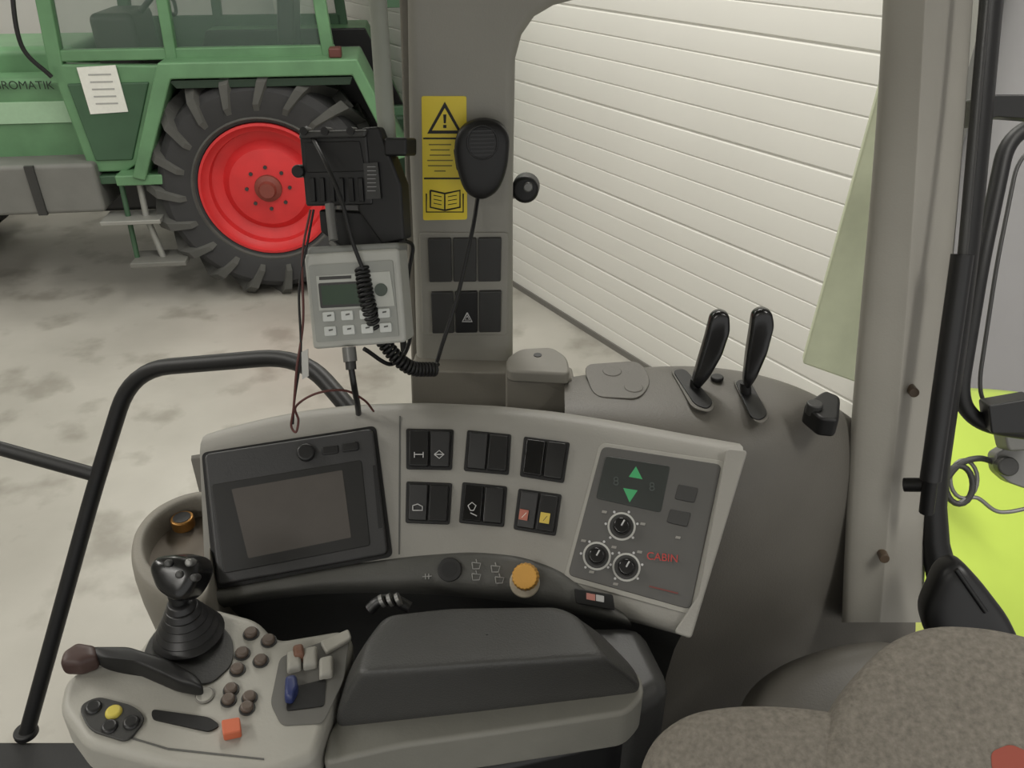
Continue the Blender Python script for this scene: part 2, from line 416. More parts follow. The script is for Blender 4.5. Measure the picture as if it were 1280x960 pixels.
# ------------------------------------------------------------------ cab floor, added shade roof + own fender
CF = 1.3
prism('cab_floor', [Vector(p) for p in ((-1.3, -.5, CF), (.9, -.5, CF), (.9, .84, CF), (-1.3, .84, CF))],
      [Vector(p) for p in ((-1.3, -.5, CF-.08), (.9, -.5, CF-.08), (.9, .84, CF-.08), (-1.3, .84, CF-.08))], cabfl, bev=.01)
cr = [(-1.1, -.5), (.75, -.5), (.75, 1.12), (-1.1, 1.12)]
prism('unseen_cab_roof', [Vector((x, y, 3.12)) for x, y in cr], [Vector((x, y, 3.0)) for x, y in cr], roofm, bev=.03)  # unseen partial roof, added to block overhead light and dim the cab
ch = grp('cab_chassis', (0, .2, 0))
prism('chassis_block', [Vector(p) for p in ((-.9, -.4, CF-.08), (.5, -.4, CF-.08), (.5, .5, CF-.08), (-.9, .5, CF-.08))],
      [Vector(p) for p in ((-.9, -.4, 0), (.5, -.4, 0), (.5, .5, 0), (-.9, .5, 0))], darker, ch, bev=.03)
ow = grp('rear_fender', (1.0, 1.2, 1.4))
rows = []
for (x0, y0, d0), (x1, y1, d1) in zip([(1120, 520, 1.9), (1120, 640, 1.7), (1118, 760, 1.5), (1110, 860, 1.45)],
                                      [(1420, 520, 2.1), (1420, 640, 1.9), (1420, 760, 1.7), (1400, 900, 1.6)]):
    rows.append([at(x0+(x1-x0)*t, y0+(y1-y0)*t-(14 if 0 < t < 1 else 0), d0+(d1-d0)*t) for t in (0, .3, .65, 1)])
rows.insert(0, [p+Vector((0, .25, -.10)) for p in rows[0]])
loft('fender_skin', rows, limem, ow, sub=2, solid=.01)
slab('fender_moulding', [(1128, 735), (1150, 730), (1160, 790), (1135, 800)], Plane(at(1140, 760, 1.4), (0, -.9, .4)), .01, .02, M('lime_light', (215, 225, 120)), ow, bev=.004)
cl = grp('work_light', at(1230, 590, 1.55))
lp = Plane(at(1240, 590, 1.55), (-.2, -.85, .5))
circ = [lp.hit(1199+17*math.cos(a), 606+24*math.sin(a)) for a in [i*math.pi/10 for i in range(21)]]
tube('cable_loop', circ, .006, dark, cl)
tube('cable_loop_b', [p+Vector((.012, .01, .006)) for p in circ], .004, metalg, cl)
tube('cable_tail', catmull([lp.hit(1182, 600), lp.hit(1200, 580), lp.hit(1225, 573), lp.hit(1255, 580), lp.hit(1300, 575)]), .006, dark, cl)
tube('cable_tail_b', catmull([lp.hit(1195, 630), lp.hit(1220, 622), lp.hit(1250, 640), lp.hit(1300, 632)]), .004, metalg, cl)
slab('lamp_bracket', [(1238, 566), (1262, 552), (1285, 556), (1285, 612), (1256, 602), (1240, 588)], lp, .02, .02, metalg, cl, bev=.006, r=6)
cyl('lamp_knuckle', 1256, 582, 12, Off(lp, .02), .02, .01, dark, cl, bev=.004)
slab('lamp_body', [(1243, 530), (1290, 520), (1290, 560), (1250, 562)], Off(lp, .04), .04, .02, M('lamp_grey', (100, 100, 97)), cl, bev=.008, r=6)
wf = grp('pale_green_strip', at(1060, 300, 1.3))  # pale-green strip, built as a flat plate beyond the rear pillar
slab('strip_plate', [(1112, 60), (1135, 60), (1110, 490), (1003, 452)], Plane(at(1060, 300, 1.35), (-.3, -1, .1)), .01, .02, paleg, wf, bev=.004)

# ------------------------------------------------------------------ B pillar
bp = grp('cab_pillar', at(575, 250, 1.05))
right = [(641, 462), (641, 250), (644, 75), (652, 45), (668, 22), (692, 8), (730, -2), (800, -40), (800, -200)]
slab('post', [(500, -200), (505, -60), (508, 0), (511, 200), (517, 340), (520, 462)]+right, PIL, 0, .09, pilm, bp, bev=.012)
slab('post_left_flange', [(494, -60), (510, -60), (521, 462), (512, 462)], PIL, -.02, .08, basem, bp, bev=.004)
slab('ridge', [(524, 290), (636, 290), (634, 418), (528, 418)], PIL, .003, .0, pilm, bp, bev=.003, r=5)
for rr, (q) in enumerate(([(534, 296), (628, 295), (627, 349), (536, 350)], [(538, 363), (628, 361), (627, 412), (540, 414)])):
    for c in range(3):
        slab('blank_%d_%d' % (rr, c), quad_sub(q, c/3+.012, .0, (c+1)/3-.012, 1), PIL, .008, .0, dark if (rr, c) != (1, 1) else darker, bp, bev=.0025, r=2)
tri = [(584, 391), (590, 402), (578, 402)]
Pt = Off(PIL, .0085)
tube('hazard_icon', [Pt.hit(*p) for p in tri+[tri[0]]], .0009, icon, bp)
tube('inner_hazard', [Pt.hit(*p) for p in [(584, 395), (587, 400), (581, 400), (584, 395)]], .0006, icon, bp)
# pillar foot
PF = Plane((0, .905, 1.95), (0, -1, .2))
slab('foot_left', [(513, 462), (560, 464), (645, 466), (645, 522), (515, 516)], Plane((0, .93, 1.95), (0, -1, .1)), .0, .06, basem, bp, bev=.006, r=4)
slab('foot', [(632, 468), (660, 472), (720, 480), (718, 530), (632, 522)], PF, .0, .07, basem, bp, bev=.006, r=5)
ft = ZP(1.975)
slab('foot_cap', [(632, 452), (650, 440), (690, 438), (709, 450), (713, 472), (634, 468)], ft, .006, .012, M('cap_grey', (130, 127, 119), .6), bp, bev=.004, r=8)
slab('foot_block', [(634, 456), (650, 444), (690, 442), (710, 452), (716, 474), (634, 470)], ZP(1.965), .0, .05, basem, bp, bev=.004, r=6)
cyl('foot_cap_hole', 672, 449, 5, ft, .007, 0, black, bp)
cyl('hook_knob', 657, 235, 17, Plane(at(657, 235, 1.06), (-.1, -1, .1)), .015, .02, black, bp, bev=.006)
cyl('hook_knob_face', 660, 234, 6, Plane(at(657, 235, 1.043), (-.1, -1, .1)), .002, .01, metalg, bp, bev=.002)
tube('hook_arm', [at(635, 240, 1.1), at(655, 237, 1.07)], .01, black, bp)
# sticker
st = grp('warning_sticker', PIL.hit(556, 197))
slab('sheet', [(527, 120), (583, 120), (584, 274), (529, 275)], PIL, .0012, 0, yellow, st, r=3)
P1 = Off(PIL, .0013)
for nm, q in (('line_top', [(529, 172), (582, 172), (582, 174), (529, 174)]), ('line_low', [(530, 222), (583, 222), (583, 224), (530, 224)])):
    slab(nm, q, P1, .0004, 0, black, st)
slab('triangle', [(556, 127), (578, 167), (534, 167)], P1, .0004, 0, black, st)
slab('triangle_in', [(556, 135), (572, 163), (540, 163)], Off(PIL, .0018), .0003, 0, yellow, st)
slab('mark', [(554, 143), (558, 143), (557.3, 154), (554.7, 154)], Off(PIL, .0022), .0003, 0, black, st)
slab('mark_dot', [(554, 156), (558, 156), (558, 160), (554, 160)], Off(PIL, .0022), .0003, 0, black, st)
for i in range(6):
    wd = [16, 14, 15, 18, 17, 9][i]
    slab('text_%d' % i, [(552-wd, 180+i*6.6), (552+wd-4, 180+i*6.6), (552+wd-4, 181.5+i*6.6), (552-wd, 181.5+i*6.6)], P1, .0002, 0, M('print_grey', (135, 120, 45)), st)
bk = [(538, 238), (556, 242), (575, 238), (575, 259), (556, 263), (538, 259), (538, 238)]
tube('book', [P1.hit(*p) for p in bk], .0011, black, st); tube('book_spine', [P1.hit(556, 242), P1.hit(556, 263)], .0009, black, st)
tube('book_base', [P1.hit(*p) for p in [(533, 242), (533, 265), (579, 265), (579, 242)]], .0009, black, st)
for i in range(3):
    tube('book_l%d' % i, [P1.hit(542, 244+i*5), P1.hit(552, 246+i*5)], .0005, black, st); tube('book_r%d' % i, [P1.hit(560, 246+i*5), P1.hit(571, 244+i*5)], .0005, black, st)

# microphone
mc = grp('radio_microphone', at(600, 200, 1.0))
PM = Plane((0, .935, 2.2), (0, -1, .12))
mo = rpoly([(574, 158), (598, 147), (624, 151), (638, 168), (635, 208), (624, 238), (603, 250), (582, 241), (572, 214), (567, 182)], 14, 4)
pillow('mic_body', [PM.hit(*p) for p in mo], PM.n, .016, .03, black, mc, e=.45)
for i in range(7):
    slab('grille_%d' % i, [(588, 163+i*5), (618, 162+i*5), (618, 164+i*5), (588, 165+i*5)], Off(PM, .0155), .0008, .001, darker, mc)
tube('mic_ring', [Off(PM, .0155).hit(603+19*math.cos(a), 178+21*math.sin(a)) for a in [i*math.pi/16 for i in range(33)]], .0012, darker, mc)
slab('mic_key', [(567, 185), (573, 185), (577, 215), (571, 212)], PM, .008, .015, black, mc, bev=.003)
tube('mic_cord', catmull([at(597, 248, .97), at(590, 290, .96), at(572, 370, .965), at(553, 430, .97), at(542, 462, .96), at(530, 466, .95)]), .0026, black, mc)

# ------------------------------------------------------------------ pole, radio, terminal
pg = grp('mounting_pole', at(480, 150, .86))
tube('pole', [at(463, -200, .80), at(468, -60, .84), at(481, 130, .86), at(494, 300, .90)], .0098, polem, pg)
tube('pole_lower', [at(494, 296, .90), at(505, 440, .97)], .004, black, pg)
rd = grp('radio_transceiver', at(430, 220, .86))
RP = Plane(at(430, 220, .86), (-.15, -.95, .25))
slab('case', [(374, 170), (458, 168), (466, 256), (382, 258)], RP, .0, .07, darker, rd, bev=.004, r=4)
slab('face', [(380, 178), (450, 176), (457, 214), (384, 216)], RP, .002, 0, black, rd, bev=.001)
slab('case_top', [(376, 164), (460, 162), (458, 172), (374, 174)], RP, .004, .06, dark, rd, bev=.003)
for i, x in enumerate((382, 408, 440)):
    cyl('lug_%d' % i, x, 164, 5, RP, .006, .01, black, rd)
cyl('volume', 374, 214, 8, RP, .006, .02, black, rd, bev=.002)
for i in range(6):
    slab('fin_%d' % i, [(388+i*12, 222), (394+i*12, 222), (396+i*12, 252), (390+i*12, 252)], RP, .004, 0, black, rd, bev=.001)
slab('mount_plate', [(452, 160), (474, 158), (502, 232), (506, 300), (478, 306), (447, 262)], Off(RP, -.004), .002, .03, black, rd, bev=.003)
slab('rating_label', [(455, 204), (473, 203), (477, 248), (459, 249)], RP, .003, 0, dark, rd)
for i in range(7):
    slab('label_line_%d' % i, [(459, 208+i*5), (469+(i % 3), 208+i*5), (470, 208.9+i*5), (459, 209.1+i*5)], Off(RP, .0031), .0002, 0, M('lbl_dim', (140, 140, 140)), rd)
slab('pole_clamp', [(484, 172), (512, 172), (512, 195), (484, 195)], Off(RP, -.005), .012, .03, black, rd, bev=.003)
slab('hanger', [(398, 262), (500, 268), (502, 312), (430, 312), (400, 290)], Off(RP, -.01), .0, .02, black, rd, bev=.003)
tube('hanger_bolt', [at(412, 255, .85), at(417, 300, .85)], .005, metalg, rd)
tube('antenna_lead', catmull([at(383, 160, .88), at(400, 190, .835), at(425, 245, .83), at(440, 300, .84), at(455, 340, .85)]), .0022, black, rd)
coil('coil_cord', [at(453, 335, .855), at(460, 380, .855), at(478, 425, .88), at(510, 458, .9), at(545, 462, .93)], .0068, 34, .0021, black, rd)
tube('loop_cable', catmull([at(455, 436, .87), at(490, 455, .9), at(512, 425, .93), at(510, 350, .95), at(516, 310, .95), at(506, 300, .93)]), .0024, black, rd)
tm = grp('spray_terminal', at(443, 370, .86))
TP = Plane(at(443, 370, .86), (-.08, -.93, .35))
slab('case', [(379, 318), (498, 310), (508, 428), (391, 437)], TP, .0, .045, silver, tm, bev=.005, r=6)
slab('back_top', [(382, 309), (497, 303), (498, 318), (381, 324)], TP, -.004, .05, M('term_top', (128, 130, 126)), tm, bev=.004)
slab('panel', [(386, 332), (491, 325), (499, 420), (396, 428)], TP, .0015, 0, M('term_panel', (150, 152, 147)), tm, r=3)
slab('faceplate', [(396, 345), (488, 339), (494, 382), (400, 388)], TP, .0025, 0, M('term_face', (184, 186, 180)), tm)
slab('lcd_frame', [(399, 354), (455, 351), (458, 382), (402, 385)], TP, .0035, 0, dark, tm, r=2)
slab('lcd', [(402, 357), (452, 354), (455, 379), (405, 381)], TP, .004, 0, lcdg, tm)
cyl('emblem', 477, 362, 8, TP, .004, 0, M('emblem', (70, 80, 72)), tm)
slab('logo_strip', [(400, 346), (440, 344), (440, 348), (400, 350)], TP, .003, 0, dark, tm)
for r_ in range(2):
    for c in range(4):
        x = 404+c*23+r_*2; y = 390+r_*18-c*1.5
        slab('key_%d_%d' % (r_, c), [(x, y), (x+15, y-1), (x+16, y+11), (x+1, y+12)], TP, .004, 0, keyw, tm, bev=.001, r=2)
        slab('key_icon_%d_%d' % (r_, c), [(x+5, y+4), (x+10, y+3), (x+10, y+5), (x+5, y+6)], Off(TP, .0041), .0003, 0, ledgem, tm)
tube('connector', [at(436, 434, .87), at(438, 452, .87)], .0075, metalg, tm); tube('connector_nut', [at(438, 450, .87), at(439, 462, .87)], .0058, dark, tm)
tube('terminal_cable', catmull([at(439, 460, .87), at(443, 485, .88), at(448, 515, .93), at(447, 540, 1.0)]), .0035, darker, tm)
wr = grp('loose_wiring', at(390, 430, .86))
tube('wire_a', catmull([at(388, 262, .85), at(378, 320, .85), at(379, 400, .85), at(371, 460, .85), at(367, 510, .86), at(364, 532, .87), at(370, 540, .87), at(373, 525, .87), at(370, 508, .87), at(395, 492, .87), at(430, 488, .88), at(455, 500, .9), at(467, 514, .93)]), .0013, wirem, wr)
tube('wire_b', catmull([at(392, 262, .85), at(385, 300, .85), at(374, 360, .85), at(376, 440, .85), at(368, 500, .86), at(366, 530, .87)]), .0013, black, wr)
slab('cable_tag', [(377, 440), (385, 436), (386, 470), (378, 474)], Plane(at(380, 450, .85), (0, -1, .3)), .001, .001, M('tag', (190, 190, 185)), wr)

# ------------------------------------------------------------------ hand rail
hr = grp('grab_rail', at(200, 600, 1.2))
tube('rail_loop', bend([at(33, 918, 1.345), at(118, 610, 1.27), at(164, 462, 1.22), at(378, 444, 1.14), at(445, 520, 1.08), at(470, 560, 1.08)], .07), .0125, black, hr)
tube('rail_bar', [at(-60, 545, 1.27), at(-2, 560, 1.27), at(121, 594, 1.265)], .0115, black, hr)
cyl('rail_foot', 34, 918, 14, ZP(CF), .012, 0, black, hr, bev=.003)

# ------------------------------------------------------------------ console
cs = grp('control_console', at(620, 640, .95))
topc = [(249, 553), (270, 546), (320, 533), (380, 521), (450, 514), (530, 512), (620, 516), (700, 524), (780, 537), (860, 552), (932, 565)]
botc = [(258, 757), (320, 745), (390, 735), (460, 733), (530, 735), (590, 739), (650, 746), (700, 755), (750, 768), (800, 780), (862, 797)]
n = 34; tc_ = [tuple(p) for p in lerpcurve(topc, n)]; bc_ = [tuple(p) for p in lerpcurve(botc, n)]
rows = []
R0 = [FAS.hit(*p) for p in tc_]
rows.append([p+Vector((0, .05, -.03)) for p in R0]); rows.append([p+Vector((0, .022, .0)) for p in R0])
for k in range(0, 9):
    t = k/8; rows.append([FAS.hit(a[0]*(1-t)+b_[0]*t, a[1]*(1-t)+b_[1]*t) for a, b_ in zip(tc_, bc_)])
rows.append([p+Vector((0, .02, -.02)) for p in rows[-1]])
loft('fascia', rows, fasc, cs, sub=1)
B0 = [FAS.hit(*p) for p in bc_]
loft('skirt', [[p+Vector((0, .015, -.012)) for p in B0], [p+Vector((0, .05, -.06)) for p in B0], [p+Vector((0, .08, -.2)) for p in B0],
               [Vector((p.x, p.y+.1, CF)) for p in B0]], dark, cs, sub=1)
# lower ledge
lt = [(256, 738), (320, 727), (390, 712), (450, 703), (520, 694), (590, 689), (650, 694), (700, 712), (735, 740), (780, 766)]
lb = [(258, 758), (320, 746), (390, 737), (460, 735), (530, 737), (590, 741), (650, 748), (700, 757), (750, 770), (790, 781)]
lt2 = [tuple(p) for p in lerpcurve(lt, 24)]; lb2 = [tuple(p) for p in lerpcurve(lb, 24)]
FL = Off(FAS, .012)
loft('ledge', [[FAS.hit(*p)-FAS.nrm(FAS.hit(*p))*.003 for p in lt2], [Off(FAS, .008).hit(p[0], p[1]+2) for p in lt2],
               [FL.hit((p[0]+q[0])/2, (p[1]+q[1])/2) for p, q in zip(lt2, lb2)], [FL.hit(*p) for p in lb2],
               [FAS.hit(p[0], p[1]+6)-FAS.nrm(FAS.hit(*p))*.02 for p in lb2]], ledgem, cs, sub=2)
slab('right_lip', [(908, 562), (934, 565), (864, 798), (842, 790), (872, 745)], FAS, .012, .03, fasc, cs, bev=.006, r=6)
slab('groove', [(499, 520), (501, 520), (500, 693), (498, 693)], FAS, .0006, 0, ledgem, cs)
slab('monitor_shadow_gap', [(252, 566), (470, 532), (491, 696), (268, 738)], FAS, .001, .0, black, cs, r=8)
# shell
def tp(x, y, z=1.962): return ZP(z).hit(x, y)
r0 = [tp(704, 460), tp(735, 454), tp(800, 444), tp(880, 441), tp(960, 453), tp(1035, 482), at(1075, 515, 1.10), at(1110, 540, 1.16)]
r00 = [p+Vector((0, .03, -.08)) for p in r0]
r1 = [tp(706, 493), tp(740, 490), tp(800, 484), tp(880, 484), tp(960, 495), tp(1028, 520), at(1072, 552, 1.09), at(1120, 575, 1.18)]
r2 = [at(706, 532, .95), at(740, 535, .95), at(790, 543, .945), at(860, 552, .94), at(945, 562, .95), at(1015, 580, .99), at(1070, 608, 1.09), at(1130, 630, 1.20)]
r3 = [at(706, 750, 1.0), at(740, 755, 1.0), at(780, 770, .98), at(840, 750, .98), at(915, 700, .99), at(995, 690, 1.05), at(1062, 700, 1.14), at(1140, 710, 1.26)]
r4 = [at(700, 880, 1.12), at(730, 880, 1.12), at(770, 880, 1.10), at(830, 880, 1.10), at(890, 840, 1.12), at(970, 800, 1.15), at(1060, 800, 1.22), at(1150, 810, 1.30)]
r5 = [Vector((p.x, p.y, CF)) for p in r4]
loft('shell', [r00, r0, r1, r2, r3, r4, r5], shellm, cs, sub=3)
slab('rear_tray', [(300, 560), (520, 520), (716, 520), (716, 560), (520, 560)], ZP(1.88), 0, .02, shellm, cs)
loft('rear_panel', [[Vector((-.42, .85, 1.88)), Vector((-.15, .93, 1.88)), Vector((.08, .93, 1.9))], [Vector((-.42, .85, CF)), Vector((-.15, .93, CF)), Vector((.08, .93, CF))]], shellm, cs, sub=0, solid=.01)
hp = rpoly([(925, 900), (945, 858), (985, 828), (1040, 808), (1110, 800), (1140, 830), (1100, 950), (930, 960)], 30, 4)
HPl = Plane(at(1020, 870, 1.0), (-.1, -.6, .8))
pillow('arch_hump', [HPl.hit(*p) for p in hp], HPl.n, .05, .12, shellm, cs, e=.6)
slab('shell_inset', [(728, 457), (800, 452), (815, 478), (800, 500), (742, 497)], TOP, .002, .0, shellm, cs, bev=.0015, r=14)
for i, (x, y) in enumerate(((765, 466), (792, 486))):
    cyl('recess_%d' % i, x, y, 12, TOP, .003, 0, shellm, cs, bev=.002)
slab('rear_stop', [(1003, 510), (1030, 492), (1050, 500), (1048, 530), (1025, 528)], ZP(1.975), .006, .02, black, cs, bev=.004, r=6)
cyl('rear_stop_disc', 1018, 508, 10, ZP(1.982), .005, .01, dark, cs, bev=.002)
# switches
G = [[(510, 538), (565, 539), (563, 586), (510, 585)], [(586, 540), (637, 545), (634, 592), (582, 587)], [(657, 548), (710, 555), (703, 602), (652, 594)],
     [(510, 604), (563, 606), (560, 654), (509, 652)], [(580, 605), (632, 610), (628, 657), (576, 652)], [(650, 613), (700, 620), (693, 668), (644, 660)]]
for i, q in enumerate(G):
    slab('switch_frame_%d' % i, quad_sub(q, -.04, -.04, 1.04, 1.04), FAS, .003, 0, black, cs, bev=.001, r=3)
    for c in range(2):
        qq = quad_sub(q, .03+c*.49, .03, .48+c*.49, .97)
        P = [FAS.hit(*p) for p in qq]; nn = FAS.nrm(P[0])
        hs = (.010, .010, .006, .006) if (i+c) % 2 else (.007, .007, .010, .010)
        prism('rocker_%d_%d' % (i, c), [p+nn*h for p, h in zip(P, hs)], P, gloss if (i in (2, 4)) else darker, cs, bev=.0015)
FI = Off(FAS, .0112)
def line(nm, pts, m=icon, r=.0006): tube(nm, [FI.hit(*p) for p in pts], r, m, cs)
line('icon_a', [(518, 565), (518, 572)]); line('icon_b', [(518, 568), (529, 568)]); line('icon_c', [(529, 565), (529, 572)])
line('icon_d', [(543, 568), (549, 563), (555, 568), (549, 573), (543, 568)]); line('icon_d2', [(544, 568), (554, 568)])
line('icon_e', [(516, 638), (516, 632), (522, 630), (528, 633), (528, 638), (516, 638)])
line('icon_f', [(585, 632), (590, 628), (595, 632), (592, 638), (588, 638), (585, 632)]); line('icon_f2', [(588, 641), (596, 645)])
slab('lamp_red_icon', [(650, 636), (661, 638), (659, 651), (648, 649)], FI, .0005, 0, M('pinkred', (180, 108, 92)), cs)
line('red_x', [(652, 647), (658, 641)], white)
slab('lamp_yellow_icon', [(676, 640), (688, 642), (686, 655), (674, 653)], FI, .0005, 0, M('amber', (210, 185, 82)), cs)
line('amber_x', [(679, 651), (684, 645)], dark)
# gauge panel
slab('climate_bezel', [(750, 553), (908, 577), (868, 770), (704, 724)], FAS, .0015, 0, M('bezel_light', (162, 160, 153)), cs, bev=.001, r=10)
slab('climate_panel', [(753, 558), (902, 581), (863, 762), (710, 719)], FAS, .003, 0, M('climate_dark', (86, 85, 83), .5), cs, bev=.001, r=8)
FC = Off(FAS, .003)
slab('climate_display', [(757, 570), (838, 583), (826, 641), (745, 623)], FC, .002, 0, M('display', (52, 56, 54), .3), cs, bev=.0008, r=4)
FD = Off(FAS, .0052)
slab('arrow_up', [(795, 583), (803, 599), (786, 596)], FD, .0004, 0, green_l, cs)
slab('arrow_down', [(779, 610), (797, 613), (787, 628)], FD, .0004, 0, green_l, cs)
for x in (770, 815):
    text('digit', '8', x, 602 if x == 770 else 609, .014, FD, M('digit_dim', (70, 78, 75)), cs)
for i, q in enumerate(([(848, 605), (873, 610), (868, 629), (843, 624)], [(838, 636), (864, 641), (859, 659), (833, 653)])):
    slab('climate_button_%d' % i, q, FC, .0025, 0, dark, cs, bev=.001, r=3)
for i, (x, y) in enumerate(((777, 658), (746, 695), (783, 709))):
    cyl('dial_plate_%d' % i, x, y, 17.5, FC, .0015, 0, M('dial_w', (195, 195, 190)), cs)
    cyl('dial_ring_%d' % i, x, y, 15, FC, .002, 0, dark, cs)
    for k in range(11):
        a = math.radians(-225+27*k)
        if k % 2 == 0: cyl('tick_%d_%d' % (i, k), x+20*math.cos(a), y+20*math.sin(a), 1.6, FC, .0022, 0, icon, cs, seg=8)
    cyl('dial_knob_%d' % i, x, y, 11.5, FC, .014, 0, gloss, cs, bev=.002, taper=.85)
    P, ex, ey, nn = frame(FC, x, y)
    tube('dial_mark_%d' % i, [P+nn*.0145, P+nn*.0145+(ex*.5+ey*.85)*.007], .0009, icon, cs)
for i, (x, y) in enumerate(((756, 640), (804, 655), (730, 676), (768, 684), (800, 690), (770, 730), (740, 715), (848, 672))):
    slab('glyph_%d' % i, [(x-3, y-2), (x+3, y-1), (x+2, y+2), (x-4, y+1)], FC, .0022, 0, M('glyph', (150, 148, 142)), cs)
CPt = FAS.hit(828, 697)
text('panel_lettering', 'CABIN', 828, 697, .0115, Plane(CPt+FAS.nrm(CPt)*.0075, FAS.nrm(CPt)), red, cs, rot=math.radians(-6))
slab('red_stripe', [(812, 732), (848, 741), (847, 742.5), (811, 733.5)], FC, .0022, 0, M('stripe_dim', (120, 60, 55)), cs)
# ledge controls
LS = Off(FAS, .0122)
cyl('orange_ring', 656, 728, 19, LS, .004, 0, M('ring_beige', (175, 166, 148)), cs, bev=.002)
cyl('orange_knob', 657, 721, 18, LS, .026, 0, orange, cs, bev=.004, taper=.86, seg=40, flutes=1)
cyl('socket_ring', 562, 712, 15, LS, .003, 0, darker, cs, bev=.001)
cyl('socket_hole', 562, 712, 10, LS, .0034, 0, black, cs)
def iconl(nm, pts): tube(nm, [Off(FAS, .0135).hit(*p) for p in pts], .0006, M('icon_dim', (160, 160, 158)), cs)
iconl('plug', [(528, 721), (540, 720)]); iconl('plug2', [(532, 717), (532, 724)]); iconl('plug3', [(536, 717), (536, 724)])
for x, y in ((593, 708), (617, 712), (593, 722), (622, 726)):
    iconl('sym', [(x-3, y-5), (x+8, y-4), (x+6, y+3), (x-2, y+3), (x-3, y-5)]); iconl('sym2', [(x+2, y-9), (x+3, y-5)])
slab('ledge_switch', [(718, 735), (766, 743), (769, 763), (720, 754)], LS, .008, .0, black, cs, bev=.002, r=3)
slab('ledge_switch_r', [(733, 741), (744, 743), (744, 751), (733, 749)], Off(LS, .0082), .0004, 0, M('sw_pink', (200, 135, 125)), cs)
slab('ledge_switch_w', [(745, 743), (755, 745), (755, 753), (745, 751)], Off(LS, .0082), .0004, 0, icon, cs)
# storage pocket left of monitor
bo = rpoly([(268, 606), (225, 612), (184, 632), (158, 668), (160, 716), (196, 745), (262, 758)], 26, 5)
bi = rpoly([(262, 618), (230, 624), (196, 642), (177, 670), (182, 702), (212, 726), (260, 738)], 20, 5)
zo = ZP(1.90)
O = [zo.hit(*p) for p in bo]; I = [zo.hit(*p) for p in bi]; dn = Vector((0, 0, -1))
loft('pocket', [[p+dn*.16+Vector((.02, 0, 0)) for p in O], [p+dn*.09+Vector((.003, 0, 0)) for p in O], [p+dn*.012 for p in O], [p+dn*.003+(q-p)*.25 for p, q in zip(O, I)], [q*.5+p*.5 for p, q in zip(O, I)], I,
                [q+dn*.008 for q in I], [q+dn*.05 for q in I]], basem, cs, sub=1, closed=True)
prism('pocket_floor', [q+dn*.03 for q in I], [q+dn*.05 for q in I], M('pocket_in', (108, 100, 90)), cs)
cyl('cup_ring', 228, 650, 14, ZP(1.885), .004, .01, brass, cs, bev=.002); cyl('cup_hole', 228, 650, 10.5, ZP(1.885), .0045, 0, black, cs)
# monitor
mn = grp('cab_monitor', FAS.hit(370, 635))
slab('housing', [(257, 569), (466, 537), (485, 693), (274, 732)], FAS, .010, 0, housing, mn, bev=.003, r=8)
FM = Off(FAS, .010)
slab('bezel', [(264, 606), (452, 575), (463, 682), (280, 717)], FM, .002, 0, M('bezel_dark', (36, 36, 36), .4), mn, bev=.001, r=4)
slab('display_glass', [(290, 612), (428, 588), (439, 672), (311, 698)], FM, .0035, 0, screen, mn, r=2)
cyl('dial', 383, 567, 11, FM, .012, 0, darker, mn, bev=.003)
for x, y in ((413, 562), (438, 558)):
    slab('soft_key', [(x-11, y-3), (x+10, y-6), (x+11, y+5), (x-10, y+8)], FM, .004, 0, darker, mn, bev=.0015, r=3)
for x, y in ((338, 575),): slab('label', [(x-4, y-4), (x+4, y-5), (x+4, y+4), (x-4, y+5)], FM, .0005, 0, M('lbl', (80, 80, 80)), mn)
slab('side_keys', [(466, 582), (470, 581), (478, 660), (473, 661)], FM, .001, 0, darker, mn)

# ------------------------------------------------------------------ hydraulic levers
def lever(px, slot, base, btm):
    c = tp(*base); g = grp('hydraulic_lever', c)
    slab('slot', slot, TOP, .0035, 0, black, g, bev=.001, r=7)
    slab('slot_lip', [(x+(3 if x > base[0] else -3), y+(3 if y > base[1] else -3)) for x, y in slot], TOP, .002, 0, shellm, g, bev=.001, r=8)
    PLv = Plane(c, (-.1, -1, .15))
    pillow('handle', [PLv.hit(*p) for p in rpoly(px, 6, 4)], PLv.n, .011, .011, gloss, g, e=.4)
    tube('stem', [PLv.hit(*btm), c-Vector((0, 0, .01))], .007, black, g)
lever([(888, 392), (899, 386), (911, 391), (912, 412), (902, 442), (886, 470), (872, 486), (864, 478), (872, 450), (881, 420)],
      [(840, 465), (856, 463), (892, 505), (884, 514), (868, 508)], (868, 486), (870, 474))
lever([(940, 389), (952, 383), (964, 388), (967, 405), (958, 440), (944, 472), (934, 486), (928, 478), (932, 440), (936, 415)],
      [(918, 478), (936, 476), (960, 520), (950, 528), (938, 524)], (934, 494), (932, 478))
cyl('console_button', 896, 475, 8, TOP, .006, 0, black, cs, bev=.002)

# ------------------------------------------------------------------ armrest + control unit
ar = grp('armrest', ZP(1.93).hit(620, 810))
ZA = ZP(1.935)
top = rpoly([(478, 768), (560, 759), (700, 757), (726, 768), (748, 800), (765, 822), (600, 832), (442, 843), (454, 800)], 12, 4)
bot = rpoly([(464, 800), (560, 795), (700, 790), (760, 800), (800, 840), (806, 862), (620, 884), (414, 907), (430, 850)], 12, 4)
T1 = [ZA.hit(*p) for p in top]; Bt = [ZP(1.868).hit(*p) for p in bot]
c0 = sum(T1, Vector())/len(T1)
loft('pad', [[c0+(p-c0)*.01 for p in T1], [c0+(p-c0)*.85+Vector((0, 0, .002)) for p in T1], [c0+(p-c0)*.97 for p in T1], [p-Vector((0, 0, .006)) for p in T1],
             [p*.5+q*.5 for p, q in zip(T1, Bt)], Bt, [q+(c0-q)*.04-Vector((0, 0, .01)) for q in Bt]], armm, ar, sub=2, closed=True)
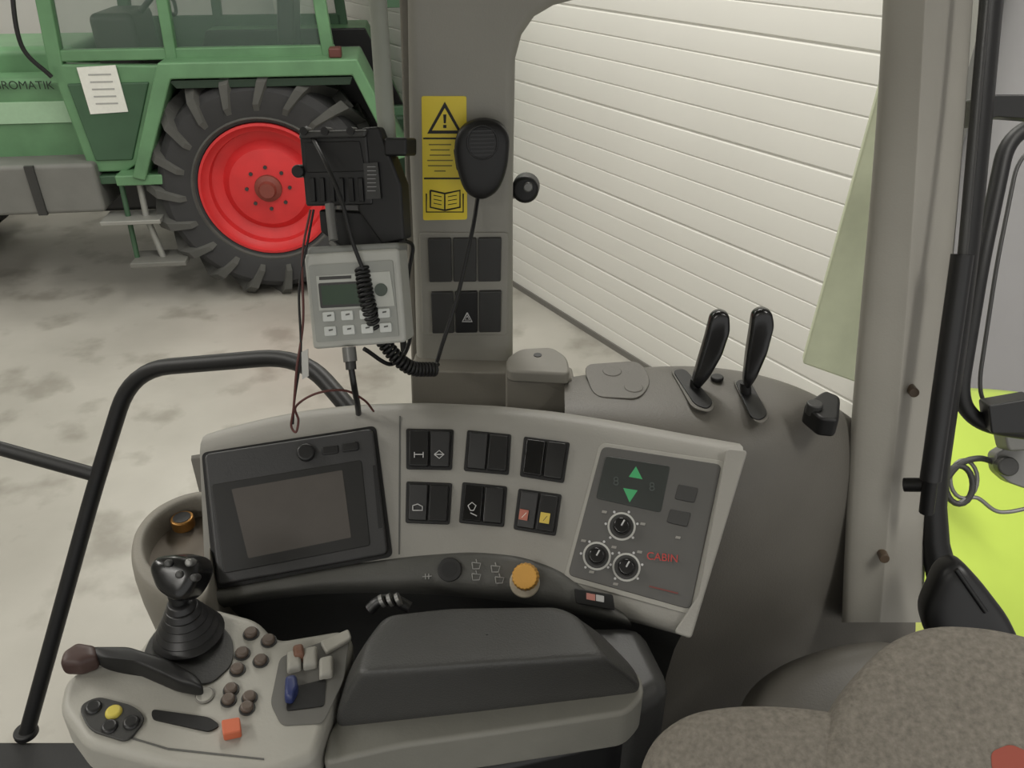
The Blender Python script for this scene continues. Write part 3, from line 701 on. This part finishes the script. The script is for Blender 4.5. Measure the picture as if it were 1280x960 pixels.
b2 = rpoly([(480, 830), (720, 815), (800, 845), (806, 872), (784, 896), (640, 918), (500, 938), (404, 960), (409, 925), (430, 890)], 12, 4)
slab('base', b2, ZP(1.858), .006, .045, armb, ar, bev=.006)
slab('base_lower', [(480, 880), (720, 850), (800, 880), (770, 925), (640, 955), (470, 985)], ZP(1.80), .0, .12, darker, ar, bev=.01)
slab('pivot_arm', [(700, 800), (800, 800), (840, 880), (780, 920)], ZP(1.80), .03, .3, dark, ar, bev=.02)
cu_ = grp('armrest_control_unit', ZP(1.9).hit(270, 860))
CU = Plane(ZP(1.895).hit(300, 850), (.09, -.06, 1))
slab('shell', [(206, 764), (262, 756), (322, 772), (346, 798), (430, 784), (444, 800), (408, 905), (396, 945), (340, 968), (210, 958), (105, 930), (72, 885), (80, 848), (112, 826), (170, 815)], CU, .0, .05, ctrl, cu_, bev=.009, r=14)
slab('under', [(215, 790), (400, 810), (370, 930), (330, 1000), (120, 970), (100, 900)], ZP(1.84), .0, .2, darker, cu_, bev=.02)
slab('stick_recess', [(186, 800), (212, 772), (262, 768), (292, 798), (292, 832), (262, 858), (205, 850), (176, 830)], CU, .002, 0, dark, cu_, bev=.001, r=14)
slab('lever_recess', [(350, 822), (438, 790), (430, 850), (404, 905), (352, 908), (338, 880)], CU, .001, 0, M('recess_grey', (96, 95, 91)), cu_, bev=.001, r=8)
slab('recess_dark', [(360, 862), (408, 850), (405, 884), (358, 890)], CU, .002, 0, black, cu_, r=4)
slab('ridge', [(400, 806), (436, 790), (440, 802), (408, 820)], CU, .006, 0, ctrl, cu_, bev=.003, r=4)
for i, (x, y, m) in enumerate(((368, 830, ctrl), (388, 826, ctrl), (408, 838, ctrl))):
    pillow('finger_lever_%d' % i, [CU.hit(*p) for p in rpoly([(x-9, y-10), (x+9, y-14), (x+9, y+10), (x-9, y+14)], 4)], CU.n, .010, .002, m, cu_, e=.5)
pillow('lever_rust', [CU.hit(*p) for p in rpoly([(366, 816), (380, 813), (382, 828), (368, 831)], 4)], CU.n, .014, .002, M('lever_rust', (120, 85, 68)), cu_, e=.5)
pillow('blue_lever', [CU.hit(*p) for p in rpoly([(357, 852), (371, 849), (374, 866), (366, 882), (356, 880)], 5)], CU.n, .012, .002, blue, cu_, e=.5)
for i, (x, y) in enumerate(((314, 793), (336, 802), (303, 818), (326, 827), (297, 838), (289, 863), (312, 873), (286, 876), (309, 886))):
    cyl('button_rim_%d' % i, x, y, 10, CU, .0015, 0, dark, cu_, bev=.0005); cyl('button_%d' % i, x, y, 8, CU, .006, 0, brown, cu_, bev=.0025)
cyl('dial_ring', 256, 870, 12, CU, .002, 0, M('ring_l', (120, 118, 112)), cu_, bev=.001); cyl('dial_face', 256, 870, 10, CU, .003, 0, ctrl, cu_, bev=.001)
slab('slider_slot', [(190, 888), (262, 898), (276, 908), (262, 916), (190, 900)], CU, .002, 0, black, cu_, r=6)
slab('orange_key', [(278, 908), (301, 904), (303, 922), (280, 927)], CU, .010, 0, orange2, cu_, bev=.003, r=3)
slab('keypad', [(98, 885), (122, 872), (168, 884), (184, 900), (160, 930), (112, 915)], CU, .003, 0, dark, cu_, bev=.001, r=12)
for i, (x, y, m) in enumerate(((118, 887, darker), (143, 893, yel2), (165, 906, darker), (138, 911, darker))):
    cyl('pad_key_%d' % i, x, y, 10, CU, .006, 0, m, cu_, bev=.003)
slab('front_seam', [(110, 905), (210, 935), (330, 948), (330, 950), (210, 937.5), (110, 907.5)], Off(CU, .0002), .0004, 0, ledgem, cu_)
# hand throttle
TH = Off(CU, .014)
pillow('throttle_lever', [TH.hit(*p) for p in rpoly([(112, 812), (160, 812), (215, 830), (250, 850), (256, 864), (225, 858), (165, 832), (120, 826)], 8)], CU.n, .008, .014, black, cu_, e=.5)
pillow('throttle_tip', [TH.hit(*p) for p in rpoly([(80, 820), (98, 808), (122, 812), (124, 827), (100, 836), (76, 835)], 5)], CU.n, .009, .014, M('tip_brown', (66, 48, 44)), cu_, e=.6)
# joystick
js = grp('joystick', CU.hit(235, 795))
base = CU.hit(238, 796)+Vector((0, 0, .004))
for i in range(6):
    f_ = i/6; z0 = .001+i*.007; rr = .033*(1-f_*.68)
    pts = [base+Vector((rr*math.cos(a), rr*math.sin(a), z0)) for a in [k*math.pi/16 for k in range(32)]]
    pts2 = [base+Vector((rr*.78*math.cos(a), rr*.78*math.sin(a), z0+.007)) for a in [k*math.pi/16 for k in range(32)]]
    prism('boot_%d' % i, pts2, pts, darker, js, bev=.0015)
tube('shaft', [base+Vector((0, 0, .03)), base+Vector((-.004, .004, .080))], .0085, black, js)
hd = base+Vector((-.008, .004, .082))
JP = Plane(hd, (-.05, -.7, .6))
q0 = [(194, 708), (202, 695), (230, 692), (254, 698), (259, 714), (250, 736), (238, 752), (224, 750), (204, 736)]
pillow('grip', [JP.hit(*p) for p in rpoly(q0, 9)], JP.n, .02, .026, gloss, js, e=.5)
for i, (x, y) in enumerate(((212, 704), (238, 703), (226, 718), (244, 722))):
    cyl('grip_button_%d' % i, x, y, 5, Off(JP, .018), .005, .006, metalg if i == 1 else dark, js, bev=.002)
tube('recess_cable', catmull([at(462, 762, .8), at(474, 752, .8), at(492, 750, .8), at(512, 760, .8)]), .006, darker, cs)
for i in range(3): tube('cable_ring_%d' % i, [at(476+i*10, 752-i, .793), at(480+i*10, 750-i, .793)], .0068, metalg, cs)
# seat
se = grp('driver_seat', at(1080, 920, .6))
SP = Plane(at(1080, 900, .60), (-.15, -.45, .88))
l1 = rpoly([(795, 975), (815, 925), (860, 893), (930, 884), (1010, 888), (1075, 900), (1120, 990), (1100, 1150), (850, 1150)], 40, 5)
l2 = rpoly([(1015, 985), (1026, 915), (1060, 852), (1106, 805), (1162, 785), (1240, 790), (1330, 815), (1380, 900), (1380, 1120), (1060, 1120)], 45, 5)
pillow('cushion_left', [SP.hit(*p) for p in l1], SP.n, .03, .10, fabric, se, e=.6)
pillow('backrest', [Off(SP, .012).hit(*p) for p in l2], SP.n, .03, .12, fabric, se, e=.6)
slab('seat_base', [(900, 960), (1300, 900), (1300, 1150), (900, 1150)], ZP(1.8), 0, .5, darker, se, bev=.02)
slab('stitched_patch', [(1238, 940), (1262, 930), (1285, 940), (1285, 965), (1240, 965)], Off(SP, .0415), .0008, .004, redf, se, r=8)

# ------------------------------------------------------------------ rear pillar + door seal
rp = grp('rear_pillar', at(1120, 400, 1.0))
ys = [-200, -60, 130, 350, 540, 778]
L = [1110, 1104, 1096, 1077, 1059, 1050]; Mx = [1166, 1160, 1150, 1137, 1120, 1100]; R = [1228, 1218, 1206, 1188, 1166, 1150]
dd = [.90, .93, .95, 1.0, 1.05, 1.12]
rows = [[at(l+14, y, d+.10), at(l, y, d+.02), at(l+3, y, d), at(m-2, y, d-.02), at(m, y, d-.022), at(m+3, y, d-.02), at(r, y, d+.03), at(r+3, y, d+.05), at(r, y, d+.11)] for y, l, m, r, d in zip(ys, L, Mx, R, dd)]
loft('post', rows, M('pillar_light', (154, 151, 143), .55, bump=.2, var=.12, scale=7), rp, sub=2, closed=True)
for x, y, d in ((1142, 490, 1.02), (1105, 697, 1.07)):
    cyl('screw', x, y, 6, Plane(at(x, y, d-.005), (-.2, -1, .2)), .004, .02, M('screw', (90, 75, 60), .4), rp, bev=.001)
rows = []
for y, xa, xb, d in ((-200, 1236, 1275, .95), (-60, 1226, 1262, .96), (130, 1214, 1244, .98), (330, 1195, 1226, 1.02), (520, 1170, 1198, 1.07), (640, 1146, 1180, 1.10), (720, 1150, 1196, 1.12), (800, 1186, 1240, 1.13)):
    rows.append([at(xa, y, d), at(xb, y, d), at(xb, y, d+.04), at(xa, y, d+.04)])
loft('rubber_seal', rows, black, rp, sub=1, closed=True)
gs = grp('gas_strut', at(1190, 450, .98))
tube('cylinder', [at(1203, 318, .94), at(1163, 600, 1.0)], .0125, darker, gs)
tube('rod', [at(1236, -60, .90), at(1203, 320, .94)], .0055, dark, gs)
tube('rod_end', [at(1163, 598, 1.0), at(1158, 640, 1.02)], .009, black, gs)
tube('ball_joint', [at(1130, 606, 1.03), at(1165, 606, 1.01)], .009, black, gs)
dh = grp('grip_handle', at(1210, 740, 1.0))
DPn = Plane(at(1205, 745, 1.0), (-.2, -.9, .4))
pillow('grip_body', [DPn.hit(*p) for p in rpoly([(1172, 704), (1196, 694), (1222, 722), (1255, 765), (1272, 800), (1160, 800), (1148, 760)], 14)], DPn.n, .025, .03, darker, dh, e=.5)
tube('grip_line', [Off(DPn, .026).hit(1195, 712), Off(DPn, .026).hit(1232, 765)], .003, black, dh)
mr = grp('mirror_arm', at(1240, 300, 1.05))
tube('arm_loop', bend([at(1330, 145, 1.15), at(1260, 168, 1.15), at(1226, 330, 1.15), at(1198, 500, 1.17), at(1226, 532, 1.17), at(1320, 545, 1.17)], .04), .0115, black, mr)
tube('arm_inner', bend([at(1340, 165, 1.18), at(1274, 190, 1.18), at(1246, 330, 1.18), at(1222, 490, 1.19), at(1240, 515, 1.19)], .04), .003, dark, mr)
MPn = Plane(at(1245, 135, 1.05), (-.2, -1, .3))
slab('bracket', [(1217, 122), (1245, 118), (1300, 118), (1300, 150), (1245, 146), (1217, 160)], MPn, .0, .04, darker, mr, bev=.006, r=5)
slab('lower_clamp', [(1232, 505), (1290, 495), (1290, 540), (1236, 540)], Plane(at(1260, 520, 1.14), (-.2, -1, .3)), .01, .03, darker, mr, bev=.005, r=4)

# ------------------------------------------------------------------ camera
cam = bpy.data.cameras.new('camera'); cam.sensor_width = 36; cam.lens = 36*F/1280
cam.clip_start = .02; cam.clip_end = 100
co = bpy.data.objects.new('camera', cam); scn.collection.objects.link(co)
co.location = CAM; co.rotation_euler = (math.radians(90)-PITCH, 0, 0)
scn.camera = co
scn.view_settings.view_transform = 'Standard'
